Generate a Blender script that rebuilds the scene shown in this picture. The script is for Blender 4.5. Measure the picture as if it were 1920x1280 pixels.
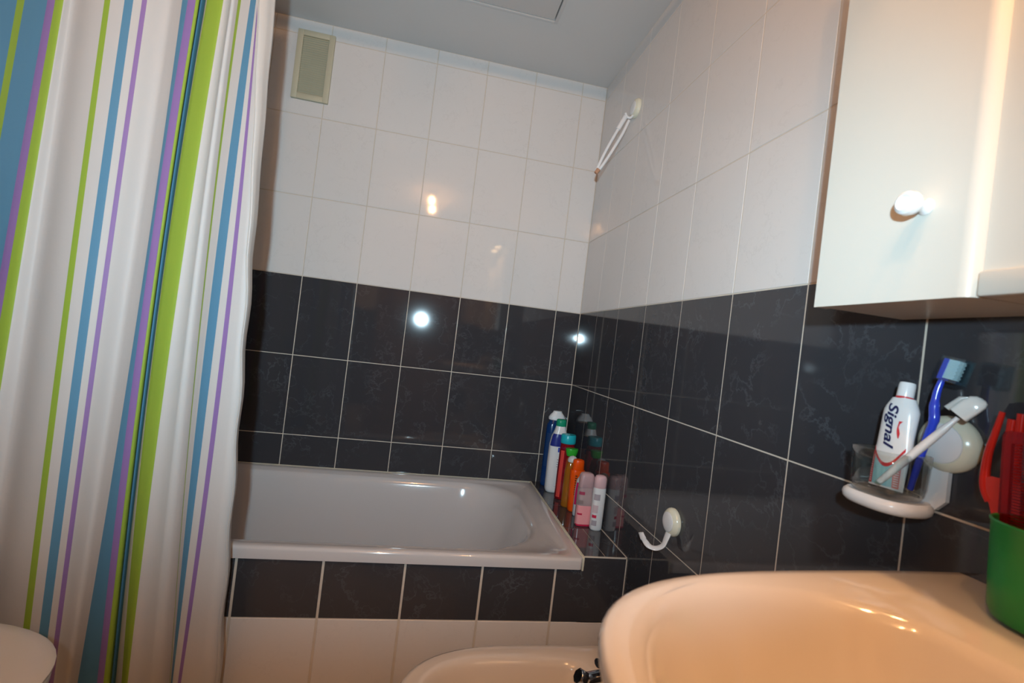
import bpy, bmesh, math, random
from mathutils import Vector, Matrix
random.seed(7)
for o in list(bpy.data.objects): bpy.data.objects.remove(o)
scene = bpy.context.scene
COL = scene.collection

# ------------------------------------------------------------------ camera
# Heights are written relative to the dark/white tile joint, which lies ZB above the floor.
ZB = 1.20
CAM = Vector((-0.621177, -1.900556, -0.161506 + ZB))
ROT = Matrix(((0.976619, -0.119142, -0.178944),
              (-0.178349, 0.015727, -0.983842),
              (0.120031, 0.992753, -0.00589)))
FPX = 884.99                       # focal length in pixels of the 1920 x 1280 frame
cam_data = bpy.data.cameras.new('camera')
cam_data.sensor_width = 36.0
cam_data.lens = FPX / 1920 * 36.0
cam_data.clip_start = 0.01
cam_data.dof.use_dof = True
cam_data.dof.focus_distance = 1.55
cam_data.dof.aperture_fstop = 6.3
cam = bpy.data.objects.new('camera', cam_data)
COL.objects.link(cam)
cam.matrix_world = Matrix.Translation(CAM) @ ROT.to_4x4()
scene.camera = cam

# ------------------------------------------------------------------ world, lights, exposure
world = bpy.data.worlds.new('world')
scene.world = world
world.use_nodes = True
world.node_tree.nodes['Background'].inputs[0].default_value = (0, 0, 0, 1)
world.node_tree.nodes['Background'].inputs[1].default_value = 0.0

WARM = (1.0, 0.50, 0.20)
def add_light(name, kind, loc, energy, color, radius, direction=None, size=None, blend=1.0, roll=0.0, wide=1.0):
    d = bpy.data.lights.new(name, kind)
    d.energy = energy; d.color = color; d.shadow_soft_size = radius
    if kind == 'SPOT':
        d.spot_size = math.radians(size); d.spot_blend = blend
    o = bpy.data.objects.new(name, d); COL.objects.link(o); o.location = loc
    if direction is not None:      # wide: a flash tube's beam is broader than it is high
        o.scale = (wide, 1, 1)
        o.rotation_euler = Vector(direction).to_track_quat('-Z', 'Y').to_matrix().__matmul__(Matrix.Rotation(-roll, 3, 'Z')).to_euler()
    return o
# the photographer's pop-up flash, a hand above and behind the lens
FWD = -ROT.col[2]
UP = ROT.col[1]
flash_loc = CAM + ROT @ Vector((-0.018, 0.1185, 0.128))
add_light('camera_flash_offscreen', 'SPOT', flash_loc, 78.0, (0.60, 0.86, 1.0), 0.014, (-0.06, 1.0, 0.125), 95, 1.0, roll=0.12, wide=1.80)
# the ceiling lamp's light
BULBS = [Vector((-0.703, -1.91, ZB + 0.885)), Vector((-0.697, -2.19, ZB + 0.887))]
LAMP = Vector((-0.70, -2.05, ZB + 0.915))
# (the bulbs themselves give off the light, see the lamp further down)

vs = scene.view_settings
vs.view_transform = 'Standard'; vs.look = 'None'; vs.gamma = 1.0
vs.use_curve_mapping = False
vs.exposure = 0.0

# ------------------------------------------------------------------ pixel -> position on a known plane
def ray(px, py): return ROT @ Vector(((px - 960) / FPX, -(py - 640) / FPX, -1))
def on_x(px, py, X):
    d = ray(px, py); return CAM + d * ((X - CAM.x) / d.x)
def on_y(px, py, Y):
    d = ray(px, py); return CAM + d * ((Y - CAM.y) / d.y)
def on_z(px, py, Z):
    d = ray(px, py); return CAM + d * ((Z - CAM.z) / d.z)

# ------------------------------------------------------------------ materials
MATS = {}
def mat(name, color, rough=0.5, metal=0.0, trans=0.0, ior=1.45, coat=0.0, noise=0.0, nscale=8.0, bump=0.0, bscale=60.0, emit=None, estr=0.0, spec=0.5, translucent=0.0, sss=0.0):
    if name in MATS: return MATS[name]
    m = bpy.data.materials.new(name); m.use_nodes = True
    nt = m.node_tree; N = nt.nodes; L = nt.links
    b = N['Principled BSDF']
    b.inputs['Base Color'].default_value = (*color, 1)
    b.inputs['Roughness'].default_value = rough
    b.inputs['Metallic'].default_value = metal
    b.inputs['Transmission Weight'].default_value = trans
    b.inputs['IOR'].default_value = ior
    b.inputs['Coat Weight'].default_value = coat
    b.inputs['Coat Roughness'].default_value = 0.04
    b.inputs['Specular IOR Level'].default_value = spec
    if sss: 
        b.inputs['Subsurface Weight'].default_value = sss
        b.inputs['Subsurface Radius'].default_value = (0.01, 0.01, 0.01)
    if emit:
        b.inputs['Emission Color'].default_value = (*emit, 1)
        b.inputs['Emission Strength'].default_value = estr
    tc = N.new('ShaderNodeTexCoord')
    if noise:
        n = N.new('ShaderNodeTexNoise'); n.inputs['Scale'].default_value = nscale; n.inputs['Detail'].default_value = 5
        L.new(tc.outputs['Object'], n.inputs['Vector'])
        mx = N.new('ShaderNodeMix'); mx.data_type = 'RGBA'
        mx.inputs[6].default_value = (*[c * (1 - noise) for c in color], 1)
        mx.inputs[7].default_value = (*[min(1, c * (1 + noise)) for c in color], 1)
        L.new(n.outputs['Fac'], mx.inputs[0]); L.new(mx.outputs[2], b.inputs['Base Color'])
    if bump:
        n2 = N.new('ShaderNodeTexNoise'); n2.inputs['Scale'].default_value = bscale; n2.inputs['Detail'].default_value = 3
        L.new(tc.outputs['Object'], n2.inputs['Vector'])
        bp = N.new('ShaderNodeBump'); bp.inputs['Strength'].default_value = bump; bp.inputs['Distance'].default_value = 0.01
        L.new(n2.outputs['Fac'], bp.inputs['Height']); L.new(bp.outputs[0], b.inputs['Normal'])
    if translucent:
        out = N['Material Output']; t = N.new('ShaderNodeBsdfTranslucent'); t.inputs[0].default_value = (*color, 1)
        ms = N.new('ShaderNodeMixShader'); ms.inputs[0].default_value = translucent
        L.new(b.outputs[0], ms.inputs[1]); L.new(t.outputs[0], ms.inputs[2]); L.new(ms.outputs[0], out.inputs[0])
    MATS[name] = m
    return m

def tile_mat(name, base, vein, lo, hi, scale, rough, wav, spec):
    m = bpy.data.materials.new(name); m.use_nodes = True
    nt = m.node_tree; N = nt.nodes; L = nt.links
    b = N['Principled BSDF']
    tc = N.new('ShaderNodeTexCoord'); oi = N.new('ShaderNodeObjectInfo')
    mul = N.new('ShaderNodeVectorMath'); mul.operation = 'ADD'
    sc = N.new('ShaderNodeVectorMath'); sc.operation = 'SCALE'; sc.inputs[0].default_value = (31.0, 17.0, 23.0)
    L.new(oi.outputs['Random'], sc.inputs['Scale'])
    L.new(tc.outputs['Object'], mul.inputs[0]); L.new(sc.outputs[0], mul.inputs[1])
    n = N.new('ShaderNodeTexNoise'); n.inputs['Scale'].default_value = scale; n.inputs['Detail'].default_value = 6
    n.inputs['Roughness'].default_value = 0.6; n.inputs['Distortion'].default_value = 0.25
    L.new(mul.outputs[0], n.inputs['Vector'])
    sub = N.new('ShaderNodeMath'); sub.operation = 'SUBTRACT'; sub.inputs[1].default_value = 0.5
    L.new(n.outputs['Fac'], sub.inputs[0])
    ab = N.new('ShaderNodeMath'); ab.operation = 'ABSOLUTE'; L.new(sub.outputs[0], ab.inputs[0])
    mr = N.new('ShaderNodeMapRange'); mr.inputs[1].default_value = lo; mr.inputs[2].default_value = hi
    mr.inputs[3].default_value = 1.0; mr.inputs[4].default_value = 0.0
    L.new(ab.outputs[0], mr.inputs[0])
    n3 = N.new('ShaderNodeTexNoise'); n3.inputs['Scale'].default_value = scale * 0.7; n3.inputs['Detail'].default_value = 2
    L.new(mul.outputs[0], n3.inputs['Vector'])
    mr3 = N.new('ShaderNodeMapRange'); mr3.inputs[1].default_value = 0.4; mr3.inputs[2].default_value = 0.7
    L.new(n3.outputs['Fac'], mr3.inputs[0])
    mm = N.new('ShaderNodeMath'); mm.operation = 'MULTIPLY'; L.new(mr.outputs[0], mm.inputs[0]); L.new(mr3.outputs[0], mm.inputs[1])
    mx = N.new('ShaderNodeMix'); mx.data_type = 'RGBA'
    mx.inputs[6].default_value = (*base, 1); mx.inputs[7].default_value = (*vein, 1)
    L.new(mm.outputs[0], mx.inputs[0]); L.new(mx.outputs[2], b.inputs['Base Color'])
    b.inputs['Roughness'].default_value = rough
    b.inputs['Specular IOR Level'].default_value = spec
    n4 = N.new('ShaderNodeTexNoise'); n4.inputs['Scale'].default_value = 5.0; n4.inputs['Detail'].default_value = 1
    L.new(mul.outputs[0], n4.inputs['Vector'])
    bp = N.new('ShaderNodeBump'); bp.inputs['Strength'].default_value = wav; bp.inputs['Distance'].default_value = 0.004
    L.new(n4.outputs['Fac'], bp.inputs['Height']); L.new(bp.outputs[0], b.inputs['Normal'])
    return m

M_DARK = tile_mat('dark_marble_tile', (0.044, 0.043, 0.049), (0.080, 0.082, 0.094), 0.0, 0.022, 13.0, 0.055, 0.05, 0.6)
M_WHITE = tile_mat('white_marble_tile', (0.73, 0.70, 0.685), (0.68, 0.65, 0.635), 0.0, 0.022, 20.0, 0.05, 0.05, 0.5)
M_GROUT = mat('grout', (0.62, 0.55, 0.47), 0.85, noise=0.15, nscale=30)
M_CEIL = mat('ceiling_paint', (0.70, 0.665, 0.645), 0.75, noise=0.03, nscale=4, bump=0.05, bscale=25)
M_FLOOR = mat('floor_tile', (0.42, 0.36, 0.31), 0.35, noise=0.12, nscale=12)
M_ENAMEL = mat('bath_enamel', (0.58, 0.555, 0.56), 0.10, coat=0.4, noise=0.015, nscale=3)
M_PORC = mat('porcelain', (0.65, 0.61, 0.58), 0.09, coat=0.5, noise=0.01, nscale=3)
M_LID = mat('toilet_plastic', (0.65, 0.61, 0.58), 0.25, noise=0.01)
M_CAB = mat('cabinet_lacquer', (0.60, 0.59, 0.54), 0.30, noise=0.015, nscale=3)
M_CABPANEL = M_CAB
M_KNOB = mat('white_gloss_knob', (0.82, 0.83, 0.84), 0.12, coat=0.5, noise=0.01)
M_WPLASTIC = mat('white_plastic', (0.78, 0.78, 0.79), 0.22, noise=0.01)
M_CREAM = mat('cream_plastic', (0.76, 0.74, 0.60), 0.20, noise=0.02)
M_VENT = mat('vent_cream', (0.54, 0.50, 0.37), 0.5, noise=0.05, nscale=20)
M_VENTIN = M_VENT
M_CHROME = mat('chrome', (0.8, 0.8, 0.82), 0.08, metal=1.0, noise=0.01)
M_CAULK = mat('caulk', (0.60, 0.57, 0.46), 0.6, noise=0.12, nscale=60)
def thin_clear(name, tint, rough=0.02, refl=1.0):
    m = bpy.data.materials.new(name); m.use_nodes = True
    nt = m.node_tree; N = nt.nodes; L = nt.links
    N.remove(N['Principled BSDF'])
    tr = N.new('ShaderNodeBsdfTransparent'); gl = N.new('ShaderNodeBsdfGlossy'); gl.inputs['Roughness'].default_value = rough
    tc = N.new('ShaderNodeTexCoord'); no = N.new('ShaderNodeTexNoise'); no.inputs['Scale'].default_value = 20
    L.new(tc.outputs['Object'], no.inputs['Vector'])
    mx = N.new('ShaderNodeMix'); mx.data_type = 'RGBA'
    mx.inputs[6].default_value = (*[c * .98 for c in tint], 1); mx.inputs[7].default_value = (*tint, 1)
    L.new(no.outputs['Fac'], mx.inputs[0]); L.new(mx.outputs[2], tr.inputs[0])
    fr = N.new('ShaderNodeLayerWeight'); fr.inputs['Blend'].default_value = 0.35
    mu = N.new('ShaderNodeMath'); mu.operation = 'MULTIPLY'; mu.inputs[1].default_value = refl
    pw = N.new('ShaderNodeMath'); pw.operation = 'POWER'; pw.inputs[1].default_value = 1.5
    L.new(fr.outputs['Facing'], pw.inputs[0]); ad = N.new('ShaderNodeMath'); ad.operation = 'ADD'; ad.inputs[1].default_value = 0.05
    L.new(pw.outputs[0], ad.inputs[0]); L.new(ad.outputs[0], mu.inputs[0])
    ms = N.new('ShaderNodeMixShader')
    L.new(mu.outputs[0], ms.inputs[0]); L.new(tr.outputs[0], ms.inputs[1]); L.new(gl.outputs[0], ms.inputs[2])
    L.new(ms.outputs[0], N['Material Output'].inputs[0])
    MATS[name] = m
    return m
M_GLASS = thin_clear('clear_glass', (.93, .955, .95))
M_BULB = mat('lit_bulb', (1, 0.8, 0.5), 0.4, emit=(1.0, 0.62, 0.28), estr=16.0, noise=0.01)
M_LAMPBULB = mat('lit_lamp_bulb', (1, 0.8, 0.5), 0.4, emit=WARM, estr=840.0, noise=0.01)
M_WOOD = mat('door_wood', (0.36, 0.22, 0.12), 0.4, noise=0.2, nscale=6)

# ------------------------------------------------------------------ mesh helpers
def link(name, bm, material, parent=None, smooth=True, angle=40):
    me = bpy.data.meshes.new(name)
    bmesh.ops.recalc_face_normals(bm, faces=bm.faces[:])
    bm.to_mesh(me); bm.free()
    if isinstance(material, (list, tuple)):
        for m in material: me.materials.append(m)
    else: me.materials.append(material)
    if smooth:
        me.polygons.foreach_set('use_smooth', [True] * len(me.polygons))
        try: me.set_sharp_from_angle(angle=math.radians(angle))
        except Exception: pass
    o = bpy.data.objects.new(name, me); COL.objects.link(o)
    if parent is not None: adopt(o, parent)
    return o
def adopt(o, parent):
    o.parent = parent
    acc = Matrix.Identity(4); p = parent
    chain = []
    while p is not None: chain.append(p); p = p.parent
    w = Matrix.Identity(4)
    for q in reversed(chain):
        w = w @ q.matrix_parent_inverse @ q.matrix_basis
    o.matrix_parent_inverse = w.inverted()
def thing(name, label, cat, loc, group=None):
    o = bpy.data.objects.new(name, None); COL.objects.link(o)
    o.empty_display_size = 0.05; o.location = loc
    tag(o, label, cat, group); return o
def tag(o, label=None, cat=None, group=None, kind=None):
    if label: o['label'] = label
    if cat: o['category'] = cat
    if group: o['group'] = group
    if kind: o['kind'] = kind
    return o
def B(): return bmesh.new()
def box(bm, x0, x1, y0, y1, z0, z1, bevel=0.0, seg=2):
    r = bmesh.ops.create_cube(bm, size=1.0)
    vs_ = r['verts']
    for v in vs_:
        v.co = Vector((x0 + (v.co.x + .5) * (x1 - x0), y0 + (v.co.y + .5) * (y1 - y0), z0 + (v.co.z + .5) * (z1 - z0)))
    if bevel:
        es = list({e for v in vs_ for e in v.link_edges})
        bmesh.ops.bevel(bm, geom=es, offset=bevel, segments=seg, profile=0.5, affect='EDGES')
    return bm
def loft(bm, rings, cap0=True, cap1=True, closed=True, mats=None):
    vr = [[bm.verts.new(p) for p in r] for r in rings]
    n = len(rings[0])
    for i in range(len(vr) - 1):
        for j in range(n if closed else n - 1):
            k = (j + 1) % n
            f = bm.faces.new((vr[i][j], vr[i][k], vr[i + 1][k], vr[i + 1][j]))
            if mats: f.material_index = mats[i]
    if cap0: 
        f = bm.faces.new(list(reversed(vr[0])))
        if mats: f.material_index = mats[0]
    if cap1: 
        f = bm.faces.new(vr[-1])
        if mats: f.material_index = mats[-1]
    return bm
def sup(cx, cy, z, a, b, n=40, e=2.0, rot=0.0, egg=0.0):
    out = []
    for i in range(n):
        t = 2 * math.pi * i / n
        c, s = math.cos(t), math.sin(t)
        x = a * math.copysign(abs(c) ** (2 / e), c); y = b * math.copysign(abs(s) ** (2 / e), s)
        cr, sr = math.cos(rot), math.sin(rot)
        out.append(Vector((cx + x * cr - y * sr, cy + x * sr + y * cr, z)))
    return out
def rrect(x0, x1, y0, y1, r, z, k=8):
    """rounded rectangle; r = one radius or four for corners (x1,y1),(x0,y1),(x0,y0),(x1,y0)"""
    rs = r if isinstance(r, (list, tuple)) else [r] * 4
    cs = [(x1 - rs[0], y1 - rs[0], 0, rs[0]), (x0 + rs[1], y1 - rs[1], 90, rs[1]), (x0 + rs[2], y0 + rs[2], 180, rs[2]), (x1 - rs[3], y0 + rs[3], 270, rs[3])]
    out = []
    for cx, cy, a, rr in cs:
        for i in range(k + 1):
            t = math.radians(a + 90 * i / k)
            out.append(Vector((cx + rr * math.cos(t), cy + rr * math.sin(t), z)))
    return out
def tube(bm, pts, radii, n=10, flat=None, up=None, cap=True):
    """sweep; radii: number or list; flat: second radius factor(s)"""
    pts = [Vector(p) for p in pts]
    m = len(pts)
    if not isinstance(radii, (list, tuple)): radii = [radii] * m
    if flat is None: flat = [1.0] * m
    elif not isinstance(flat, (list, tuple)): flat = [flat] * m
    rings = []
    ref = Vector(up) if up is not None else None
    prev = None
    for i, p in enumerate(pts):
        t = (pts[min(i + 1, m - 1)] - pts[max(i - 1, 0)]).normalized()
        if ref is not None: u = ref - t * ref.dot(t)
        elif prev is not None: u = prev - t * prev.dot(t)
        else:
            u = Vector((0, 0, 1)) if abs(t.z) < 0.9 else Vector((1, 0, 0))
            u = u - t * u.dot(t)
        u.normalize(); prev = u
        w = t.cross(u)
        rings.append([p + u * (radii[i] * flat[i] * math.cos(2 * math.pi * j / n)) + w * (radii[i] * math.sin(2 * math.pi * j / n)) for j in range(n)])
    return loft(bm, rings, cap, cap)
def lathe(bm, prof, origin, axis=(0, 0, 1), n=28):
    axis = Vector(axis).normalized()
    u = axis.orthogonal().normalized(); w = axis.cross(u)
    O = Vector(origin)
    rings = [[O + axis * h + (u * math.cos(2 * math.pi * j / n) + w * math.sin(2 * math.pi * j / n)) * max(r, 1e-5) for j in range(n)] for r, h in prof]
    return loft(bm, rings)
def catmull(pts, sub=6):
    pts = [Vector(p) for p in pts]; out = []
    for i in range(len(pts) - 1):
        p0 = pts[max(i - 1, 0)]; p1 = pts[i]; p2 = pts[i + 1]; p3 = pts[min(i + 2, len(pts) - 1)]
        for s in range(sub):
            t = s / sub
            out.append(0.5 * ((2 * p1) + (p2 - p0) * t + (2 * p0 - 5 * p1 + 4 * p2 - p3) * t * t + (3 * p1 - p0 - 3 * p2 + p3) * t ** 3))
    out.append(pts[-1]); return out

# ------------------------------------------------------------------ room shell
XL, YF = -1.83, -2.75              # left wall, wall behind the camera
ZC = ZB + 0.957                    # ceiling
RIM = ZB - 0.717                   # bath rim
TUBX = -0.13                       # right end of the bath
FY = -0.674                        # face of the tiled bath front
def slab(name, *a, m=M_GROUT, kind='structure'):
    o = link(name, box(B(), *a), m, smooth=False); o['kind'] = kind; return o
floor = slab('floor', XL - .1, .1, YF - .1, .1, -.1, -0.004)
hx1, hy1 = -.318, -.316            # ceiling hatch opening
hx0, hy0 = hx1 - .60, hy1 - .60
bm = B()
for a in ((XL - .1, hx0, YF - .1, .1), (hx1, .1, YF - .1, .1), (hx0, hx1, YF - .1, hy0), (hx0, hx1, hy1, .1)):
    box(bm, *a, ZC, ZC + .06)
box(bm, XL - .1, .1, YF - .1, .1, ZC + .06, ZC + .1)
ceiling = link('ceiling', bm, M_CEIL, smooth=False); ceiling['kind'] = 'structure'
wall_back = slab('wall_back', XL - .1, .1, 0.0010, .1, -0.1, ZC)
wall_right = slab('wall_right', 0.0007, .1, YF, 0.0010, -0.1, ZC)
wall_left = slab('wall_left', XL - .1, XL - 0.0010, YF, 0.0010, -0.1, ZC)
wall_front = slab('wall_front', XL - .1, .1, YF - .1, YF - 0.0010, -0.1, ZC)

TILES = {}
def tile_mesh(w, h, d, mt):
    key = (round(w, 4), round(h, 4), round(d, 4), mt.name)
    if key in TILES: return TILES[key]
    bm = B(); c = 0.0012
    a, b = w / 2, h / 2
    # local: u = x, v = z, proud towards -y
    r0 = [(-a, d, -b), (a, d, -b), (a, d, b), (-a, d, b)]
    r1 = [(-a, c, -b), (a, c, -b), (a, c, b), (-a, c, b)]
    r2 = [(-a + c, 0, -b + c), (a - c, 0, -b + c), (a - c, 0, b - c), (-a + c, 0, b - c)]
    loft(bm, [r0, r1, r2], False, True)
    me = bpy.data.meshes.new('tile')
    bmesh.ops.recalc_face_normals(bm, faces=bm.faces[:]); bm.to_mesh(me); bm.free()
    me.materials.append(mt)
    TILES[key] = me; return me
def tile(parent, mt, center, w, h, face, d=0.004):
    """face: -y, -x, +x, +y or +z (the direction the glazed side looks)"""
    o = bpy.data.objects.new('tile', tile_mesh(w, h, d, mt)); COL.objects.link(o)
    rz = {'-y': 0, '+y': math.pi, '-x': -math.pi / 2, '+x': math.pi / 2}.get(face, 0)
    j = 0.0011
    if face == '+z': o.rotation_euler = (-math.pi / 2, 0, 0)
    else: o.rotation_euler = (random.uniform(-j, j), 0, rz + random.uniform(-j, j))
    o.location = center
    o.parent = parent
    return o
def spans(cuts): return [(cuts[i], cuts[i + 1]) for i in range(len(cuts) - 1) if cuts[i + 1] - cuts[i] > 0.012]
rows = [(-1.2, -0.9, 'w'), (-0.9, -0.6, 'd'), (-0.6, -0.3, 'd'), (-0.3, 0.0, 'd'), (0.0, 0.3, 'w'), (0.3, 0.6, 'w'), (0.6, 0.9, 'w'), (0.9, 0.957, 'w')]
def tile_wall(parent, cuts, axis, plane, face, gap=0.0024, zmin=-9, skip=None):
    for z0, z1, k in rows:
        if z1 < zmin: continue
        for a, b in spans(cuts):
            if skip and skip(a, b, z0, z1): continue
            c = ((a + b) / 2, plane, ZB + (z0 + z1) / 2) if axis == 'x' else (plane, (a + b) / 2, ZB + (z0 + z1) / 2)
            tile(parent, M_WHITE if k == 'w' else M_DARK, c, b - a - gap, z1 - z0 - gap, face)
def cutlist(lo, hi, first, step=0.2):
    c = [lo]; v = first
    while v - step > lo: v -= step
    while v < hi - 1e-6:
        if v > lo + 1e-6: c.append(v)
        v += step
    c.append(hi); return c
tile_wall(wall_back, cutlist(XL, 0.0, -0.1054), 'x', 0.0, '-y', zmin=-0.7)
tile_wall(wall_right, cutlist(YF, 0.0, -0.2022), 'y', 0.0, '-x', gap=0.0016)
tile_wall(wall_left, cutlist(YF, 0.0, -0.2022), 'y', XL, '+x')
tile_wall(wall_front, cutlist(XL, 0.0, -0.1054), 'x', YF, '+y', skip=lambda a, b, z0, z1: a > -1.15 and b < -0.2 and z1 < 0.85)
for i in range(6):
    for j in range(9):
        x0 = XL + i * 0.305; y0 = YF + j * 0.305
        tile(floor, M_FLOOR, (x0 + .1525, y0 + .1525, 0.0), 0.301, 0.301, '+z')

# door behind the camera
door_1 = link('door_1', box(B(), -1.10, -0.32, YF - .002, YF + .035, 0.0, 2.03, .003), M_WOOD); door_1['kind'] = 'structure'
for z0, z1 in ((0.15, 0.9), (1.05, 1.9)):
    link('door_panel', box(B(), -1.0, -0.42, YF + .03, YF + .045, z0, z1, .006), M_WOOD, door_1)
link('door_handle', tube(B(), [(-0.39, YF + .03, 1.0), (-0.39, YF + .085, 1.0), (-0.50, YF + .09, 1.0)], .009), M_CHROME, door_1)

# ------------------------------------------------------------------ tiled bath front and end ledge
front = link('wall_bath_front', box(B(), XL, -0.001, FY + .0010, FY + .012, 0.0, ZB - .752), M_GROUT, smooth=False); front['kind'] = 'structure'
cuts = [XL] + [-0.2 * k - 0.003 for k in range(9, 0, -1)] + [0.0]
gapf = 0.0055
zdw = ZB - 0.8945                                        # dark/white joint on the bath front
for a, b in spans(cuts):
    tile(front, M_WHITE, ((a + b) / 2, FY, (zdw - .30 + zdw) / 2), b - a - gapf, 0.30 - .002, '-y')
    if b < -0.01:
        tile(front, M_DARK, ((a + b) / 2, FY, (zdw + ZB - .745) / 2), b - a - gapf, 0.1495 - .002, '-y')
# corner tile is notched round the end of the bath rim
bm = B()
pl = [(-0.2003, zdw + .001), (-0.0025, zdw + .001), (-0.0025, ZB - .7165), (-0.1255, ZB - .7165), (-0.1255, ZB - .7465), (-0.2003, ZB - .7465)]
loft(bm, [[(x, FY + .02, z) for x, z in pl], [(x, FY, z) for x, z in pl]])
link('tile', bm, M_DARK, front, smooth=False)
ledge = link('wall_bath_ledge', box(B(), TUBX + .004, -0.0005, FY + .0010, 0.0, 0.0, RIM + .0022), M_GROUT, smooth=False); ledge['kind'] = 'structure'
zl = RIM + .003
for x0, x1, y0, y1 in ((-.1255, -.001, -.0999, -.001), (-.1255, -.001, -.2742, -.1009), (-.1255, -.001, -.4798, -.2752),
                       (-.1255, -.0638, -.672, -.4806), (-.0638, -.001, -.672, -.4806)):
    tile(ledge, M_DARK, ((x0 + x1) / 2, (y0 + y1) / 2, zl), x1 - x0, y1 - y0, '+z')
for a in ((-.1255, -.0005, FY - .0006, FY + .0024, zl - .0030, zl + .0004), (-.0030, -.0004, FY, -.001, zl - .001, zl + .0010), (-.0028, -.0002, FY - .0006, FY + .003, 0.02, zl)):
    link('joint', box(B(), *a), M_GROUT, ledge, smooth=False)

# ------------------------------------------------------------------ bathtub
tub = thing('bathtub', 'pale grey enamel bathtub set into the tiled corner', 'bathtub', (-0.98, -0.34, 0.0))
ox0, ox1, oy0, oy1 = XL + .002, TUBX, -0.684, -0.0005
R_ = []
R_.append(rrect(ox0, ox1, oy0 + .010, oy1, .012, RIM - .034))
R_.append(rrect(ox0, ox1, oy0 + .001, oy1, .012, RIM - .030))
R_.append(rrect(ox0, ox1, oy0, oy1, .012, RIM - .008))
R_.append(rrect(ox0, ox1, oy0 + .002, oy1, .012, RIM - .002))
R_.append(rrect(ox0 + .005, ox1 - .003, oy0 + .008, oy1 - .003, .014, RIM))
R_.append(rrect(ox0 + .03, ox1 - .036, oy0 + .040, oy1 - .030, [.05, .05, .05, .05], RIM - .002))
R_.append(rrect(ox0 + .034, ox1 - .040, oy0 + .044, oy1 - .034, [.05, .05, .05, .05], RIM - .0055))
R_.append(rrect(ox0 + .05, ox1 - .072, oy0 + .050, oy1 - .042, [.17, .12, .12, .20], RIM - .007))
R_.append(rrect(ox0 + .058, ox1 - .086, oy0 + .055, oy1 - .048, [.19, .12, .12, .22], RIM - .012))
R_.append(rrect(ox0 + .068, ox1 - .098, oy0 + .063, oy1 - .056, [.20, .12, .12, .22], RIM - .030))
R_.append(rrect(ox0 + .085, ox1 - .130, oy0 + .075, oy1 - .068, [.20, .13, .13, .22], RIM - .12))
R_.append(rrect(ox0 + .105, ox1 - .185, oy0 + .09, oy1 - .083, [.20, .13, .13, .21], RIM - .25))
R_.append(rrect(ox0 + .13, ox1 - .235, oy0 + .11, oy1 - .10, [.19, .13, .13, .20], RIM - .33))
R_.append(rrect(ox0 + .17, ox1 - .29, oy0 + .15, oy1 - .14, [.16, .12, .12, .17], RIM - .375))
R_.append(rrect(ox0 + .25, ox1 - .38, oy0 + .22, oy1 - .21, [.10, .09, .09, .10], RIM - .385))
bm = loft(B(), R_, False, True)
link('basin', bm, M_ENAMEL, tub, angle=60)
link('caulk', box(B(), TUBX - .001, TUBX + .0045, FY - .0035, -.001, RIM - .036, RIM + .001, .001, 1), M_CAULK, tub)
link('caulk', box(B(), XL + .01, TUBX + .004, -.003, -.0002, RIM - .004, RIM + .0015), M_CAULK, tub)
link('drain', lathe(B(), [(.0, 0), (.03, 0), (.032, .003), (.012, .004), (0, .004)], (-1.45, -.34, RIM - .3855)), M_CHROME, tub)
link('foot_block', box(B(), XL + .3, TUBX - .4, -.50, -.18, 0.0, RIM - .384), M_GROUT, tub, smooth=False)

# ------------------------------------------------------------------ shower curtain
curt = thing('shower_curtain', 'white shower curtain with lime, blue and violet vertical stripes', 'curtain', (-1.4, -0.74, 0.02))
CY = -0.745
C_W = mat('curtain_white', (0.65, 0.63, 0.62), 0.55, bump=0.04, bscale=90, noise=0.02, translucent=0.18)
C_H = mat('curtain_hem', (0.66, 0.63, 0.60), 0.55, bump=0.04, bscale=90, noise=0.02, translucent=0.18)
C_B = mat('curtain_blue', (0.105, 0.28, 0.44), 0.55, bump=0.04, bscale=90, noise=0.03, translucent=0.15)
C_G = mat('curtain_lime', (0.32, 0.47, 0.055), 0.55, bump=0.04, bscale=90, noise=0.03, translucent=0.15)
C_P = mat('curtain_violet', (0.30, 0.18, 0.45), 0.55, bump=0.04, bscale=90, noise=0.03, translucent=0.15)
cm = [C_W, C_H, C_B, C_G, C_P]; W_, H_, BL, GR, PU = range(5)
# stripe edges: where they stand at three heights, how far the fold lies behind the mean plane, colour to the right
edges = [(-215, -325, -425, .010, W_), (-130, -240, -340, -.02, W_), (-60, -170, -270, .00, BL), (-15, -125, -220, .02, BL), (34, -75, -170, .012, GR), (47, -62, -157, .005, BL), (88, -22, -125, -.008, PU),
         (102, -7, -112, -.012, GR), (118, 15, -85, -.012, W_), (135, 45, -50, .004, W_), (165, 80, -8, -.018, W_), (193, 110, 33, -.026, GR), (204, 122, 46, -.027, W_),
         (231, 144, 63, -.024, BL), (248, 162, 80, -.020, W_), (265, 176, 92, -.014, PU), (275, 186, 101, -.010, W_), (318, 222, 122, .016, W_), (334, 240, 138, .010, W_),
         (342, 250, 145, .002, BL), (352, 258, 182, -.004, PU), (367, 272, 194, -.004, GR), (374, 278, 204, .000, GR), (377, 281, 206, .040, BL), (387, 289, 216, .012, W_), (388, 290, 228, -.004, GR),
         (418, 320, 240, -.014, W_), (430, 340, 265, -.002, W_), (437, 352, 290, .022, W_), (447, 371, 318, .004, GR), (452, 373, 319, -.002, W_), (469, 385, 321, -.012, BL), (479, 402, 324, -.018, W_),
         (482, 416, 334, -.020, PU), (483.5, 425, 340, -.022, W_), (485, 457, 408, -.026, H_), (500, 460, 410, -.016, H_), (517.5, 463.5, 412.5, .006, H_)]
PYS = (0, 640, 1280)
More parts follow.
